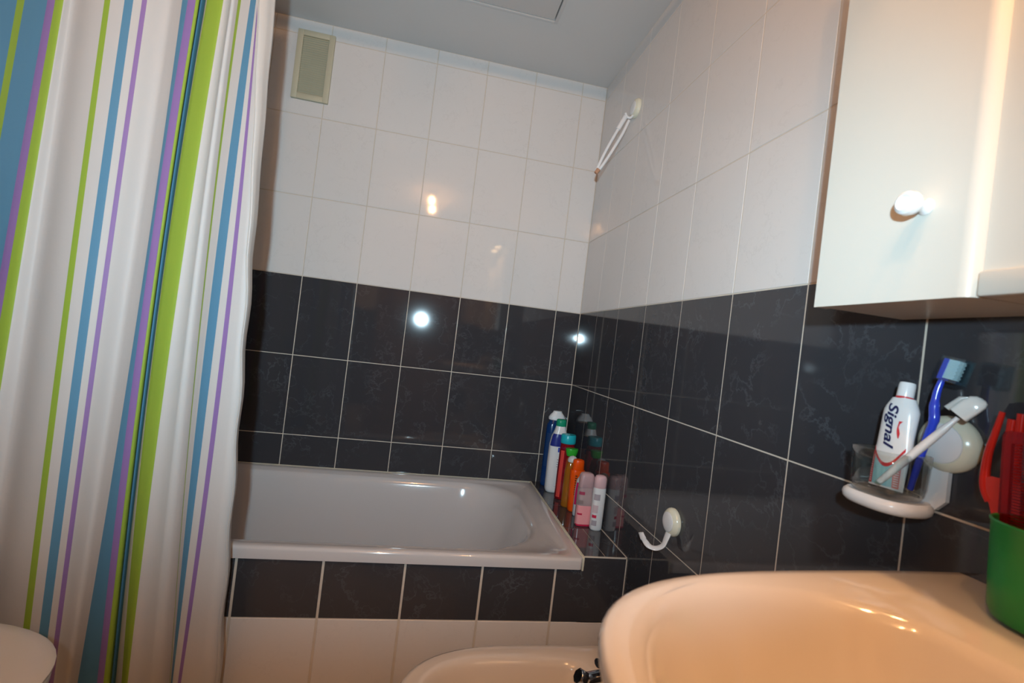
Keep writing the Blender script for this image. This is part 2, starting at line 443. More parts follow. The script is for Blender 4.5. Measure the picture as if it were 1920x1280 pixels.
def column(e):
    ps = [on_y(px, py, CY + e[3]) for px, py in zip(e[:3], PYS)]
    zs = [p.z for p in ps]; xs = [p.x for p in ps]
    def at(z):
        if z > zs[0]: return xs[0] + (xs[1] - xs[0]) / (zs[1] - zs[0]) * (z - zs[0]) * .6
        if z < zs[2]: return xs[2] + (xs[2] - xs[1]) / (zs[2] - zs[1]) * (z - zs[2]) * .4
        t0 = (z - zs[1]) * (z - zs[2]) / ((zs[0] - zs[1]) * (zs[0] - zs[2]))
        t1 = (z - zs[0]) * (z - zs[2]) / ((zs[1] - zs[0]) * (zs[1] - zs[2]))
        t2 = (z - zs[0]) * (z - zs[1]) / ((zs[2] - zs[0]) * (zs[2] - zs[1]))
        return t0 * xs[0] + t1 * xs[1] + t2 * xs[2]
    return at
cols = [column(e) for e in edges]
CZ0, CZ1, NZ = 0.035, ZB + 0.880, 58
bm = B(); grid = []; fm = []
for i, e in enumerate(edges):
    sub = 1 if i == len(edges) - 1 else (2 if abs(edges[i + 1][0] - e[0]) < 14 else 5)
    for s in range(sub):
        t = s / sub
        colv = []
        for k in range(NZ + 1):
            z = CZ0 + (CZ1 - CZ0) * k / NZ
            if i < len(edges) - 1:
                g = lambda a: (edges[max(0, min(len(edges) - 1, a))][3])
                p0, p1, p2, p3 = g(i - 1), g(i), g(i + 1), g(i + 2)
                d = 0.5 * ((2 * p1) + (p2 - p0) * t + (2 * p0 - 5 * p1 + 4 * p2 - p3) * t * t + (3 * p1 - p0 - 3 * p2 + p3) * t ** 3)
                d = max(min(d, max(p1, p2) + .004), min(p1, p2) - .004)
                x = cols[i](z) * (1 - t) + cols[i + 1](z) * t
            else:
                d = e[3]; x = cols[i](z)
            if i >= len(edges) - 3: x += .0025 * math.sin(z * 31) * (1 if z < ZB else .3)
            rz = (z - CZ0) / (CZ1 - CZ0)
            d *= 0.75 + 0.4 * (1 - rz)
            colv.append(bm.verts.new((x, CY + d, z)))
        grid.append(colv); fm.append(e[4])
for c in range(len(grid) - 1):
    for k in range(NZ):
        f = bm.faces.new((grid[c][k], grid[c + 1][k], grid[c + 1][k + 1], grid[c][k + 1])); f.material_index = fm[c]
cl = link('cloth', bm, cm, curt, angle=180)
md = cl.modifiers.new('thickness', 'SOLIDIFY'); md.thickness = 0.0006
# stitched seam beside the free edge
seam = []
for k in range(NZ + 1):
    v = CZ0 + (CZ1 - CZ0) * k / NZ
    seam.append((cols[-3](v) + .0025 * math.sin(v * 31) * (1 if v < ZB else .3) - .002, CY - .030 * (0.75 + .4 * (1 - k / NZ)), v))
link('seam', tube(B(), seam, .0011, 5), C_H, curt)
RODZ = CZ1 + .035
rod = link('curtain_rod', tube(B(), [(XL, CY, RODZ), (-.0005, CY, RODZ)], .0125, 16), M_WPLASTIC)
tag(rod, 'white curtain rod spanning the room above the bath', 'rod')
for k in range(10):
    x = cols[0](CZ1) + (cols[-1](CZ1) - cols[0](CZ1)) * (k + .3) / 10
    t_ = [(x, CY + .024 * math.sin(a * math.pi / 10), RODZ - .011 + .026 * math.cos(a * math.pi / 10)) for a in range(21)]
    link('ring', tube(B(), t_, .0022, 6), M_WPLASTIC, curt)

# ------------------------------------------------------------------ washbasin
ZS = ZB - 0.357
SY = -1.752
def sink_out(s, z, dx=0.0):
    half = [(0.0, .287), (-.085, .285), (-.17, .280), (-.242, .2755), (-.30, .269), (-.336, .263), (-.376, .253), (-.409, .240), (-.436, .224), (-.459, .200), (-.475, .174), (-.484, .147), (-.491, .10), (-.494, .05)]
    pts = [(x, y) for x, y in half] + [(-.4945, 0.0)] + [(x, -y) for x, y in reversed(half)]
    out = []
    for x, y in pts:
        xx = max(min(0.0, (x + .22) * s - .22 + dx), -9) if x > -0.001 else (x + .22) * s - .22 + dx
        out.append(Vector((min(xx, -.0005) if x < -.001 else -.0005, SY + y * s, z)))
    for _ in range(1):
        out = [out[0], out[1]] + [out[i] * .5 + (out[i - 1] + out[i + 1]) * .25 for i in range(2, len(out) - 2)] + [out[-2], out[-1]]
    # densify
    dens = []
    for i in range(len(out)):
        a = out[i]; b = out[(i + 1) % len(out)]
        dens += [a, a.lerp(b, .5)] if i in (0, len(out) - 2, len(out) - 1) else [a, (-(out[i - 1]) + 9 * a + 9 * b - out[(i + 2) % len(out)]) / 16]
    return dens
NS = len(sink_out(1, 0))
def bowl_ring(a, b, z, cx=-.300, e=2.5):
    # angular order matched to sink_out (starts at wall, +y side, runs to the front, then -y side)
    o = sink_out(1, z); res = []
    for p in o:
        t = math.atan2((p.y - SY) / .287, (p.x + .245) / .245)
        c, s = math.cos(t), math.sin(t)
        res.append(Vector((cx + a * math.copysign(abs(c) ** (2 / e), c), SY + b * math.copysign(abs(s) ** (2 / e), s), z)))
    return res
sink = thing('washbasin', 'white porcelain washbasin below the wall cabinet', 'sink', (-.2, SY, 0))
rings = [sink_out(.50, ZS - .19), sink_out(.62, ZS - .16), sink_out(.80, ZS - .10), sink_out(.93, ZS - .055), sink_out(.975, ZS - .030), sink_out(.993, ZS - .018), sink_out(1.0, ZS - .009), sink_out(.997, ZS - .003), sink_out(.985, ZS),
         sink_out(.955, ZS + .0005), bowl_ring(.176, .246, ZS - .0015), bowl_ring(.170, .240, ZS - .0045), bowl_ring(.165, .234, ZS - .013), bowl_ring(.158, .224, ZS - .03), bowl_ring(.144, .205, ZS - .065), bowl_ring(.120, .17, ZS - .105), bowl_ring(.08, .11, ZS - .135), bowl_ring(.03, .04, ZS - .145)]
link('basin', loft(B(), rings), M_PORC, sink, angle=75)
link('pedestal', loft(B(), [sup(-.17, SY, z, a, b, 32, 2.6) for z, a, b in ((0, .12, .13), (.03, .115, .12), (.3, .085, .085), (.55, .09, .09), (ZS - .15, .12, .12))]), M_PORC, sink)
link('drain', lathe(B(), [(0, 0), (.022, 0), (.022, .003), (.014, .004), (0, .003)], (-.300, SY, ZS - .146)), M_CHROME, sink)
tap = thing('basin_tap', 'chrome single lever tap on the washbasin deck', 'tap', (-.085, SY, ZS))
link('body', lathe(B(), [(.026, -.002), (.026, .006), (.021, .012), (.021, .075), (.017, .085), (0, .087)], (-.085, SY, ZS)), M_CHROME, tap)
link('spout', tube(B(), catmull([(-.085, SY, ZS + .045), (-.13, SY, ZS + .065), (-.185, SY, ZS + .055), (-.20, SY, ZS + .035)]), .011, 12), M_CHROME, tap)
link('lever', tube(B(), [(-.085, SY, ZS + .08), (-.10, SY, ZS + .10), (-.16, SY, ZS + .118)], [.012, .008, .006], 10), M_CHROME, tap)

# ------------------------------------------------------------------ bidet
ZD = ZB - 0.80
BYc = -1.098
bid = thing('bidet', 'white porcelain bidet standing between bath and washbasin', 'bidet', (-.3, BYc, 0))
def bid_ring(x0, b, z, e=2.9, xb=-.001, n=56):
    out = []; cx = (x0 + xb) / 2; a = (xb - x0) / 2
    for i in range(n):
        t = 2 * math.pi * i / n; c, s = math.cos(t), math.sin(t)
        ee = e if c < 0 else 7.0
        out.append(Vector((cx + a * math.copysign(abs(c) ** (2 / ee), c), BYc + b * math.copysign(abs(s) ** (2 / ee), s), z)))
    return out
br = [bid_ring(-.42, .12, 0.0), bid_ring(-.41, .115, .04), bid_ring(-.40, .11, .12), bid_ring(-.46, .14, .22), bid_ring(-.565, .172, .31), bid_ring(-.598, .183, ZD - .03), bid_ring(-.603, .186, ZD - .010), bid_ring(-.598, .184, ZD - .002), bid_ring(-.590, .180, ZD),
      bid_ring(-.565, .145, ZD - .0005, xb=-.205), bid_ring(-.556, .137, ZD - .003, xb=-.213), bid_ring(-.548, .130, ZD - .014, xb=-.222), bid_ring(-.52, .11, ZD - .07, xb=-.24), bid_ring(-.46, .07, ZD - .115, xb=-.28), bid_ring(-.40, .03, ZD - .122, xb=-.33)]
link('bowl', loft(B(), br), M_PORC, bid, angle=75)
bt = thing('bidet_tap', 'chrome mixer tap with a dark lever on the bidet rim', 'tap', (-.175, -1.085, ZD))
tp = Vector((-.175, -1.085, ZD))
link('body', lathe(B(), [(.024, -.002), (.024, .006), (.019, .010), (.019, .05), (.016, .056), (0, .058)], tp), M_CHROME, bt)
q = on_z(1098, 1272, ZD + .055)
link('spout', tube(B(), [tp + Vector((0, 0, .035)), tp.lerp(Vector((q.x, q.y, tp.z)), .6) + Vector((0, 0, .055)), Vector((q.x, q.y, ZD + .052))], [.014, .013, .0125], 12), M_CHROME, bt)
link('aerator', lathe(B(), [(.0, 0), (.013, 0), (.014, .004), (.014, .016), (.012, .019), (0, .019)], (q.x, q.y, ZD + .052), (q - tp).normalized(), 8), M_CHROME, bt)
q2 = on_z(1121, 1243, ZD + .085)
link('lever', tube(B(), [tp + Vector((0, 0, .055)), tp.lerp(Vector((q2.x, q2.y, tp.z)), .7) + Vector((0, 0, .075)), q2], [.010, .009, .011], 10, flat=.6), mat('dark_lever', (.06, .07, .09), .25, metal=.8, noise=.05), bt)

# ------------------------------------------------------------------ toilet
ZT = ZB - 0.78
TY = -1.068
toil = thing('toilet', 'white toilet with closed lid in front of the curtain', 'toilet', (-1.5, TY, 0))
def toi(x0, x1, b, z, e=2.35, n=56):
    out = []; xc = x0 + (x1 - x0) * .42
    for i in range(n):
        t = 2 * math.pi * i / n; c, s = math.cos(t), math.sin(t)
        a = (x1 - xc) if c > 0 else (xc - x0); ee = e if c > 0 else 4.5
        out.append(Vector((xc + a * math.copysign(abs(c) ** (2 / ee), c), TY + b * math.copysign(abs(s) ** (2 / ee), s), z)))
    return out
link('bowl', loft(B(), [toi(-1.66, -1.28, .11, 0), toi(-1.66, -1.29, .105, .05), toi(-1.65, -1.29, .11, .18), toi(-1.65, -1.21, .16, .31), toi(-1.65, -1.166, .182, ZT - .062), toi(-1.65, -1.163, .184, ZT - .045), toi(-1.645, -1.168, .18, ZT - .038)]), M_PORC, toil)
link('seat', loft(B(), [toi(-1.62, -1.162, .185, ZT - .036), toi(-1.62, -1.155, .189, ZT - .031), toi(-1.62, -1.155, .189, ZT - .024), toi(-1.62, -1.160, .186, ZT - .019)]), M_LID, toil)
link('lid', loft(B(), [toi(-1.63, -1.160, .186, ZT - .0175), toi(-1.63, -1.152, .192, ZT - .012), toi(-1.63, -1.151, .192, ZT - .006), toi(-1.63, -1.158, .187, ZT - .001), toi(-1.62, -1.18, .17, ZT + .001), toi(-1.55, -1.30, .08, ZT + .002)]), M_LID, toil)
link('cistern', box(B(), XL + .001, -1.65, TY - .19, TY + .19, .36, .78, .02, 3), M_PORC, toil)
link('cistern_lid', box(B(), XL + .001, -1.64, TY - .2, TY + .2, .781, .815, .012, 3), M_PORC, toil)
link('flush_button', lathe(B(), [(.022, 0), (.022, .006), (.018, .009), (0, .009)], (-1.74, TY, .815)), M_CHROME, toil)
link('cistern_neck', box(B(), -1.80, -1.60, TY - .1, TY + .1, .20, .37, .02), M_PORC, toil)

# ------------------------------------------------------------------ wall cabinet
CX = -0.136; CZb = ZB - 0.067; CZt = ZB + 0.56
CYa, CYb = -1.369, -1.548           # column nearest the bath
cab = thing('wall_cabinet', 'cream lacquered wall cabinet with small knob doors above the washbasin', 'cabinet', (0, SY, CZb))
ya2, yb2 = 2 * SY - CYa, 2 * SY - CYb
CXL = CX
for a, b in ((CYb, CYa), (ya2, yb2)):
    CX = CXL if a == CYb else -.190       # the far unit is deeper
    lo, hi = min(a, b), max(a, b)
    link('carcass', box(B(), CX + .019, -.0005, lo + .002, hi - .002, CZb + .001, CZt), M_CAB, cab, smooth=False)
    inner = lo if a == CYb else hi
    bm = box(B(), CX, CX + .018, lo, hi, CZb, CZt)
    es = [e for e in bm.edges if all(abs(v.co.y - inner) < 1e-6 and abs(v.co.x - CX) < 1e-6 for v in e.verts)]
    bmesh.ops.bevel(bm, geom=es, offset=.013, segments=6, profile=.5, affect='EDGES')
    d = link('door', bm, M_CAB, cab, angle=30)
    ky = -1.4985 if a == CYb else 2 * SY + 1.4985
    kz = ZB + .0290
    link('knob', lathe(B(), [(.0075, 0), (.0085, .0015), (.0065, .004), (.0055, .008), (.0065, .012), (.0105, .016), (.0125, .022), (.0115, .027), (.0080, .0295), (.0075, .0285), (0, .0285)], (CX, ky, kz), (-1, 0, 0)), M_KNOB, d)
CX = CXL
link('back_panel', box(B(), CX + .011, CX + .019, yb2, CYb, CZb + .024, CZt), M_CABPANEL, cab, smooth=False)
link('middle_body', box(B(), CX + .020, -.0005, yb2, CYb, CZb + .001, CZt), M_CAB, cab, smooth=False)
link('bottom_rail', box(B(), CX + .003, CX + .019, yb2 + .001, CYb - .001, CZb, CZb + .024, .003), M_CAB, cab)
cano = link('canopy', box(B(), -.195, -.0005, yb2, CYb, CZt, CZt + .035, .004), M_CAB, cab)
for y in (-1.66, -1.845):
    link('spot_bulb_offscreen', lathe(B(), [(.0, 0), (.020, 0), (.022, -.004), (.018, -.008), (0, -.009)], (-.172, y, CZt)), M_BULB, cano)
    add_light('cabinet_lamp_offscreen', 'SPOT', (-.172, y, CZt - .014), 9.0, WARM, .02, (.12, 0, -1), 100, .35)

# ------------------------------------------------------------------ ceiling lamp (behind the frame, seen in the glossy tiles)
lamp = thing('ceiling_lamp_offscreen', 'twin spot ceiling lamp on a short white bar', 'lamp', (LAMP.x, LAMP.y, ZC))
link('mount', box(B(), LAMP.x - .03, LAMP.x + .03, LAMP.y - .19, LAMP.y + .19, ZC - .022, ZC + .0005, .004), M_WPLASTIC, lamp)
for b_ in BULBS:
    hd_ = link('holder', lathe(B(), [(.016, 0), (.016, -.012), (.019, -.018), (.020, -.026), (.018, -.026), (.0, -.022)], (b_.x, b_.y, ZC - .020)), M_WPLASTIC, lamp)
    link('bulb_offscreen', lathe(B(), [(0, .026), (.008, .024), (.013, .012), (.016, 0), (.013, -.010), (.007, -.0145), (0, -.016)], b_, n=20), M_LAMPBULB, hd_)

# ------------------------------------------------------------------ vent grille and ceiling hatch
vent = thing('vent_grille', 'cream plastic vent grille with fine slats high on the white wall', 'vent', (-1.157, 0, ZB + .655))
vx0, vx1, vz0, vz1 = -1.222, -1.089, ZB + .655, ZB + .913
t = .021
for nm, a in (('frame', (vx0, vx0 + t, vz0, vz1)), ('frame', (vx1 - t, vx1, vz0, vz1)), ('frame', (vx0 + t - .001, vx1 - t + .001, vz0, vz0 + t)), ('frame', (vx0 + t - .001, vx1 - t + .001, vz1 - t, vz1))):
    link(nm, box(B(), a[0], a[1], -.012, .0005, a[2], a[3], .002), M_VENT, vent)
link('backing', box(B(), vx0 + .01, vx1 - .01, -.003, .0005, vz0 + .01, vz1 - .01), M_VENTIN, vent, smooth=False)
ns = 26
for i in range(ns):
    z = vz0 + t + (vz1 - vz0 - 2 * t) * (i + .5) / ns
    bm = B()
    loft(bm, [[(x, -.010, z - .0034), (x, -.0028, z + .0018), (x, -.0028, z + .0032), (x, -.010, z - .0018)] for x in (vx0 + t - .002, vx1 - t + .002)])
    link('slat', bm, M_VENT, vent, smooth=False)
hat = thing('ceiling_hatch', 'flush white access panel in the ceiling with a dark gap round it', 'hatch', (-.60, -.60, ZC))
link('panel', box(B(), hx0 + .0045, hx1 - .0045, hy0 + .0045, hy1 - .0045, ZC - .0005, ZC + .060, .0004), M_CEIL, hat)
for a in ((hx0 - .012, hx0, hy0 - .012, hy1 + .012), (hx1, hx1 + .012, hy0 - .012, hy1 + .012), (hx0, hx1, hy0 - .012, hy0), (hx0, hx1, hy1, hy1 + .012)):
    link('trim', box(B(), a[0], a[1], a[2], a[3], ZC - .0018, ZC + .001, .0005), M_CEIL, hat)

# ------------------------------------------------------------------ suction hooks
def suction(parent, y, z, r, name='suction_cup'):
    link(name, lathe(B(), [(r * .98, 0), (r, .004), (r * .97, .008), (r * .86, .0125), (r * .72, .0155), (r * .70, .0150), (0, .0150)], (0, y, z), (-1, 0, 0), 40), M_CREAM, parent)
    link('cap', lathe(B(), [(r * .70, 0.012), (r * .69, .0165), (r * .60, .0182), (r * .3, .0192), (0, .0194)], (0, y, z), (-1, 0, 0), 40), M_WPLASTIC, parent)
h1 = thing('suction_hook', 'white hook under a cream suction disc on the dark tiles beside the bath', 'hook', (0, -.882, ZB - .533))
hy, hz = -.882, ZB - .531
suction(h1, hy, hz, .0325)
hk = [(-.012, hy - .004, hz - .024), (-.017, hy - .004, hz - .040), (-.022, hy - .002, hz - .056), (-.034, hy + .006, hz - .066), (-.048, hy + .012, hz - .064), (-.060, hy + .018, hz - .052), (-.068, hy + .022, hz - .037)]
pts = catmull(hk, 5); n_ = len(pts)
link('hook', tube(B(), pts, [.0105 * (1 - .55 * i / n_) + (.0025 if i > n_ * .82 else 0) for i in range(n_)], 12, flat=[.42] * n_, up=(-.7, 0, .7)), M_WPLASTIC, h1)
h2 = thing('suction_hanger', 'white loop hanger on a cream suction disc high on the white tiles', 'hook', (0, -.335, ZB + .71))
y2, z2 = -.352, ZB + .703
suction(h2, y2, z2, .033)
root = on_x(1176, 224, -.030); tip = on_y(1118, 322, root.y + .01)
link('hook', tube(B(), catmull([(-.010, y2, z2 - .024), (-.020, y2, z2 - .036), (-.032, y2 + .002, z2 - .034), (-.038, y2 + .004, z2 - .022)], 5), .0042, 10), M_WPLASTIC, h2)
dv = tip - root
lat = Vector((0, 1, 0)); lat = (lat - dv.normalized() * lat.dot(dv.normalized())).normalized()
sidev = (ROT.col[0] - dv.normalized() * ROT.col[0].dot(dv.normalized())).normalized()
lp = [root + sidev * .007, root + dv * .25 + sidev * .011, root + dv * .6 + sidev * .010, root + dv * .9 + sidev * .006, tip, root + dv * .9 - sidev * .004, root + dv * .6 - sidev * .009, root + dv * .25 - sidev * .010, root - sidev * .010]
link('loop', tube(B(), catmull(lp, 5), .0052, 10), M_WPLASTIC, h2)
link('sleeve', tube(B(), [root - sidev * .010 - dv * .03, root + dv * .22 - sidev * .0105], .0082, 14), M_WPLASTIC, h2)
link('tip_cap', tube(B(), [tip - dv * .05 + sidev * .002, tip + dv * .025 + sidev * .001], [.0085, .0065], 12), mat('rusty_tip', (.48, .25, .15), .5, noise=.2), h2)

# ------------------------------------------------------------------ tumbler holder
hold = thing('tumbler_holder', 'white tumbler tray held by a cream suction disc on dark tiles', 'holder', (0, -1.447, ZB - .30))
dy, dz = -1.4465, ZB - .2165
suction(hold, dy, dz, .0335)
bm = B()
pl = [(-1.4475 + a, ZB + b) for a, b in ((-.0045, -.235), (.024, -.235), (.024, -.296), (.006, -.2965), (-.0045, -.284))]
loft(bm, [[(-.001, y, z) for y, z in pl], [(-.007, y, z) for y, z in pl]])
link('bracket', bm, M_WPLASTIC, hold, smooth=False)
tc_ = on_x(1662, 926, -.053)
TX, TYc, TZ = tc_.x, tc_.y, tc_.z    # tray centre, top height
link('tray', loft(B(), [sup(TX, TYc, TZ + z, a, b, 48, 2.6) for z, a, b in ((-.0165, .029, .033), (-.0155, .034, .038), (-.012, .0375, .0415), (-.007, .0385, .0425), (-.003, .0375, .0415), (0, .0345, .0385), (-.0015, .033, .037), (-.002, .02, .02))]), M_WPLASTIC, hold, angle=60)
link('arm', box(B(), -.03, -.002, TYc - .018, TYc + .016, TZ - .015, TZ - .004, .002), M_WPLASTIC, hold)
GH = .0545
tum = link('tumbler', loft(B(), [sup(TX, TYc, TZ - .0015 + z, a, a, 48, 4.2) for z, a in
    ((0, .0225), (.002, .0265), (.007, .0292), (.016, .0308), (.036, .0318), (GH, .0325), (GH + .0008, .0316), (GH, .0307), (.036, .0300), (.016, .0290), (.009, .0272), (.0068, .0235), (.0062, .01))]), M_GLASS, angle=60)
tag(tum, 'clear square glass tumbler in the white wall holder', 'glass')
GB = TZ + .006   # inside floor of the tumbler

# toothpaste tube
tp_ = thing('toothpaste_tube', 'white toothpaste tube with red and pale blue foot in the glass tumbler', 'toothpaste', (TX, TYc, GB))
bot = on_x(1659, 914, -.056); top = on_x(1696, 748, -.038); capt = on_x(1703, 717, -.0345)
ax = (top - bot); L_ = ax.length; axn = ax.normalized()
wv = (on_x(1700, 929, -.056) - on_x(1618, 904, -.056)); wv = (wv - axn * wv.dot(axn)); wv.normalize()
nv = wv.cross(axn).normalized()
if nv.dot(CAM - bot) < 0: nv = -nv
M_TUBE = mat('tube_white', (.80, .81, .82), .25, coat=.3, noise=.01)
def tring(s, a, d, n=32):
    c = bot + axn * (s * L_)
    return [c + wv * (a * math.copysign(abs(math.cos(2 * math.pi * i / n)) ** .8, math.cos(2 * math.pi * i / n))) + nv * (d * math.sin(2 * math.pi * i / n)) for i in range(n)]
HW = .0218
def halfw(s): return HW * (1 - .10 * s) if s < .86 else HW * (.914 - 3.0 * (s - .86) ** 1.15)
def halfd(s): return .0012 + .0105 * min(1, s / .8) ** .75
prof = [0, .04, .12, .25, .4, .55, .7, .80, .86, .90, .94, .97, 1.0]
rg = [tring(s, halfw(s), halfd(s) if s < .9 else .0115 - (s - .9) * .03) for s in prof]
link('body', loft(B(), rg), M_TUBE, tp_)
cr = .0088
ca = (capt - top).normalized()
link('cap', lathe(B(), [(cr * .9, -.003), (cr, .0), (cr * .97, (capt - top).length * .8), (cr * .9, (capt - top).length * .95), (0, (capt - top).length)], top, ca, 32), M_WPLASTIC, tp_)
link('neck_ring', lathe(B(), [(cr * 1.02, -.0015), (cr * 1.04, 0), (cr * 1.02, .0012)], top + ca * .001, ca, 32), mat('tube_red', (.62, .035, .045), .3, noise=.02), tp_)
M_RED = MATS['tube_red']
M_PALE = mat('tube_pale_blue', (.30, .60, .66), .3, noise=.03)
M_NAVY = mat('print_navy', (.012, .015, .085), .4, noise=.02)
M_PINK = mat('tube_pink', (.70, .22, .22), .35, noise=.05)
def on_tube(u, s, lift=.0004):
    a, d = halfw(s), halfd(s)
    k = max(0, 1 - min(1, abs(u / a)) ** 2.4) ** .5
    return bot + axn * (s * L_) + wv * u + nv * (d * k + lift)
def print_patch(name, poly, material, lift=.0004, parent=tp_):
    """poly: quads strip given as list of (uL, uR, s)"""
    bm = B(); rows_ = []
    for uL, uR, s in poly:
        rows_.append([bm.verts.new(on_tube(uL + (uR - uL) * i / 8, s, lift)) for i in range(9)])
    for i in range(len(rows_) - 1):
        for j in range(8): bm.faces.new((rows_[i][j], rows_[i][j + 1], rows_[i + 1][j + 1], rows_[i + 1][j]))
    return link(name, bm, material, parent)
sgn = 1
# foot artwork: pale blue field, red swoosh, side bands
print_patch('print', [(-.0170, .0125, .02 + .04 * k) for k in range(8)], M_PALE, .0004)
sw = []
for k in range(15):
    t = k / 14; u = -.0188 + .0376 * t
    sw.append((u, .405 - .19 * math.sin(math.pi * min(1, t * 1.02)) ** .8 + .02 * t))
bm = B(); rr = [[bm.verts.new(on_tube(u, s + e, .0008)) for e in (0, .04)] for u, s in sw]
for i in range(len(rr) - 1): bm.faces.new((rr[i][0], rr[i + 1][0], rr[i + 1][1], rr[i][1]))
link('print', bm, M_RED, tp_)
bm = B(); rr = [[bm.verts.new(on_tube(u, s + e, .00075)) for e in (.035, max(.04, .425 - s))] for u, s in sw]
for i in range(len(rr) - 1): bm.faces.new((rr[i][0], rr[i + 1][0], rr[i + 1][1], rr[i][1]))
link('print', bm, M_TUBE, tp_)
print_patch('print', [(-.0200, -.0160, .02 + .06 * k) for k in range(7)], M_RED, .0010)
print_patch('print', [(.0098, .0178, .02 + .045 * k) for k in range(6)], M_PINK, .0010)
for k in range(9):
    s0 = .04 + k * .024
    print_patch('print', [(.0112, .0166, s0), (.0115, .0168, s0 + .009)], M_TUBE, .0013)
for k in range(12):
    s0 = .04 + k * .025
    print_patch('print', [(-.0188, -.0172, s0), (-.0188, -.0172, s0 + .012)], M_TUBE, .0013)
# lettering
def text_mesh(body, size, bold=0.0, shear=0.0):
    cu = bpy.data.curves.new('lettering', 'FONT'); cu.body = body; cu.size = size; cu.offset = bold; cu.shear = shear
    cu.align_x = 'LEFT'; cu.resolution_u = 6
    ob = bpy.data.objects.new('lettering', cu); COL.objects.link(ob)
    bpy.context.view_layer.update()
    me = bpy.data.meshes.new_from_object(ob.evaluated_get(bpy.context.evaluated_depsgraph_get()))
    bpy.data.objects.remove(ob); bpy.data.curves.remove(cu)
    return me
me = text_mesh('Signal', .0200, .00042, .28)
bm = B(); bm.from_mesh(me); bpy.data.meshes.remove(me)
bmesh.ops.subdivide_edges(bm, edges=bm.edges[:], cuts=1)
xs = [v.co.x for v in bm.verts]; tx0, tx1 = min(xs), max(xs)
for v in bm.verts:
    f_ = (v.co.x - tx0) / (tx1 - tx0)
    s = .925 - .50 * f_
    u = -.0062 + (v.co.y) * .88
    v.co = on_tube(u, s, .0008)
link('lettering', bm, M_NAVY, tp_, smooth=False)
# small red flourish beside the lettering
fl = [(.0108, .735, .0019), (.0094, .705, .0008), (.0086, .67, .0007), (.0091, .635, .0014), (.0098, .60, .0016), (.0102, .55, .0005)]
print_patch('print', [(u - w, u + w, s) for u, s, w in fl], M_RED, .0010)

# blue toothbrush
M_BLUE = mat('brush_blue', (.03, .065, .60), .18, coat=.3, noise=.02)
tb = thing('toothbrush', 'blue toothbrush with white bristles under a clear blue cover', 'toothbrush', (TX, TYc, GB))
pp = [on_x(1706, 918, -.044), on_x(1722, 868, -.041), on_x(1738, 822, -.038), on_x(1751, 788, -.036), on_x(1752, 762, -.035), on_x(1757, 735, -.034), on_x(1766, 712, -.032)]
pc = catmull(pp, 5); n_ = len(pc)
link('handle', tube(B(), pc, [.0030 + .0014 * math.sin(math.pi * i / n_) + (.0008 if 14 < i < 22 else 0) for i in range(n_)], 12), M_BLUE, tb)
ha, hb = on_x(1768, 708, -.031), on_x(1783, 674, -.028)
hd = (hb - ha).normalized()
bw = (on_x(1810, 690, -.030) - on_x(1780, 682, -.030)); bw = (bw - hd * bw.dot(hd)).normalized(); bn = hd.cross(bw).normalized()
def obox(bm, c0, du, dv_, dw, u0, u1, v0, v1, w0, w1):
    P = [c0 + du * a + dv_ * b + dw * c for c in (w0, w1) for a, b in ((u0, v0), (u1, v0), (u1, v1), (u0, v1))]
    v = [bm.verts.new(p) for p in P]
    for f in ((0, 1, 2, 3), (7, 6, 5, 4), (0, 4, 5, 1), (1, 5, 6, 2), (2, 6, 7, 3), (3, 7, 4, 0)): bm.faces.new([v[i] for i in f])
    return bm
HL = (hb - ha).length
link('head', obox(B(), ha, hd, bw, bn, -.002, HL, -.0028, .0025, -.0055, .0055), M_BLUE, tb, smooth=False)
M_BRIST = mat('bristle', (.85, .88, .86), .5, noise=.02)
for k in range(11):
    u = HL * (k + .5) / 11
    link('bristle_row', obox(B(), ha, hd, bw, bn, u - .0009, u + .0009, .0025, .0135 + (.001 if k % 2 else 0), -.0048, .0048), M_BRIST, tb, smooth=False)
M_COVER = thin_clear('cover_clear_blue', (.84, .95, .99), .05, .6)
bm = obox(B(), ha, hd, bw, bn, -.004, HL + .003, -.0050, .0205, -.0078, .0078)
obox(bm, ha, hd, bw, bn, -.0028, HL + .002, -.0040, .0195, -.0068, .0068)
link('cover', bm, M_COVER, tb, smooth=False)

# white covered brush
wb = thing('travel_brush', 'white handled brush with a closed cover leaning across the tumbler', 'toothbrush', (TX, TYc, GB))
a0, a1 = on_x(1648, 903, -.0735), on_x(1796, 783, -.040)
a2 = on_x(1800, 779, -.039)
pc = [a0.lerp(a1, t / 14) for t in range(15)]
link('handle', tube(B(), pc, [.0044 + .0016 * math.sin(math.pi * min(1, i / 14)) - (.0012 if i > 12 else 0) for i in range(15)], 12, flat=.75), M_WPLASTIC, wb)
link('hang_hole', lathe(B(), [(.0022, -.001), (.0021, .0004), (.0013, .0004), (.0011, 0), (0, 0)], a0.lerp(a1, .025) + (CAM - a0).normalized() * .0036, (CAM - a0).normalized(), 12), M_WPLASTIC, wb)
hd = (on_x(1842, 752, -.030) - on_x(1797, 782, -.040)).normalized()
bw = (on_x(1796, 764, -.039) - on_x(1812, 791, -.036)); bw = (bw - hd * bw.dot(hd)).normalized(); bn = hd.cross(bw).normalized()
hl = (on_x(1848, 752, -.029) - a2).length
def hring(u, v0, v1, w):
    c = a2 + hd * u; k = 20
    out = []
    for i in range(k):
        t = 2 * math.pi * i / k; cc, ss = math.cos(t), math.sin(t)
        out.append(c + bw * ((v0 + v1) / 2 + (v1 - v0) / 2 * math.copysign(abs(cc) ** .5, cc)) + bn * (w * math.copysign(abs(ss) ** .5, ss)))
    return out
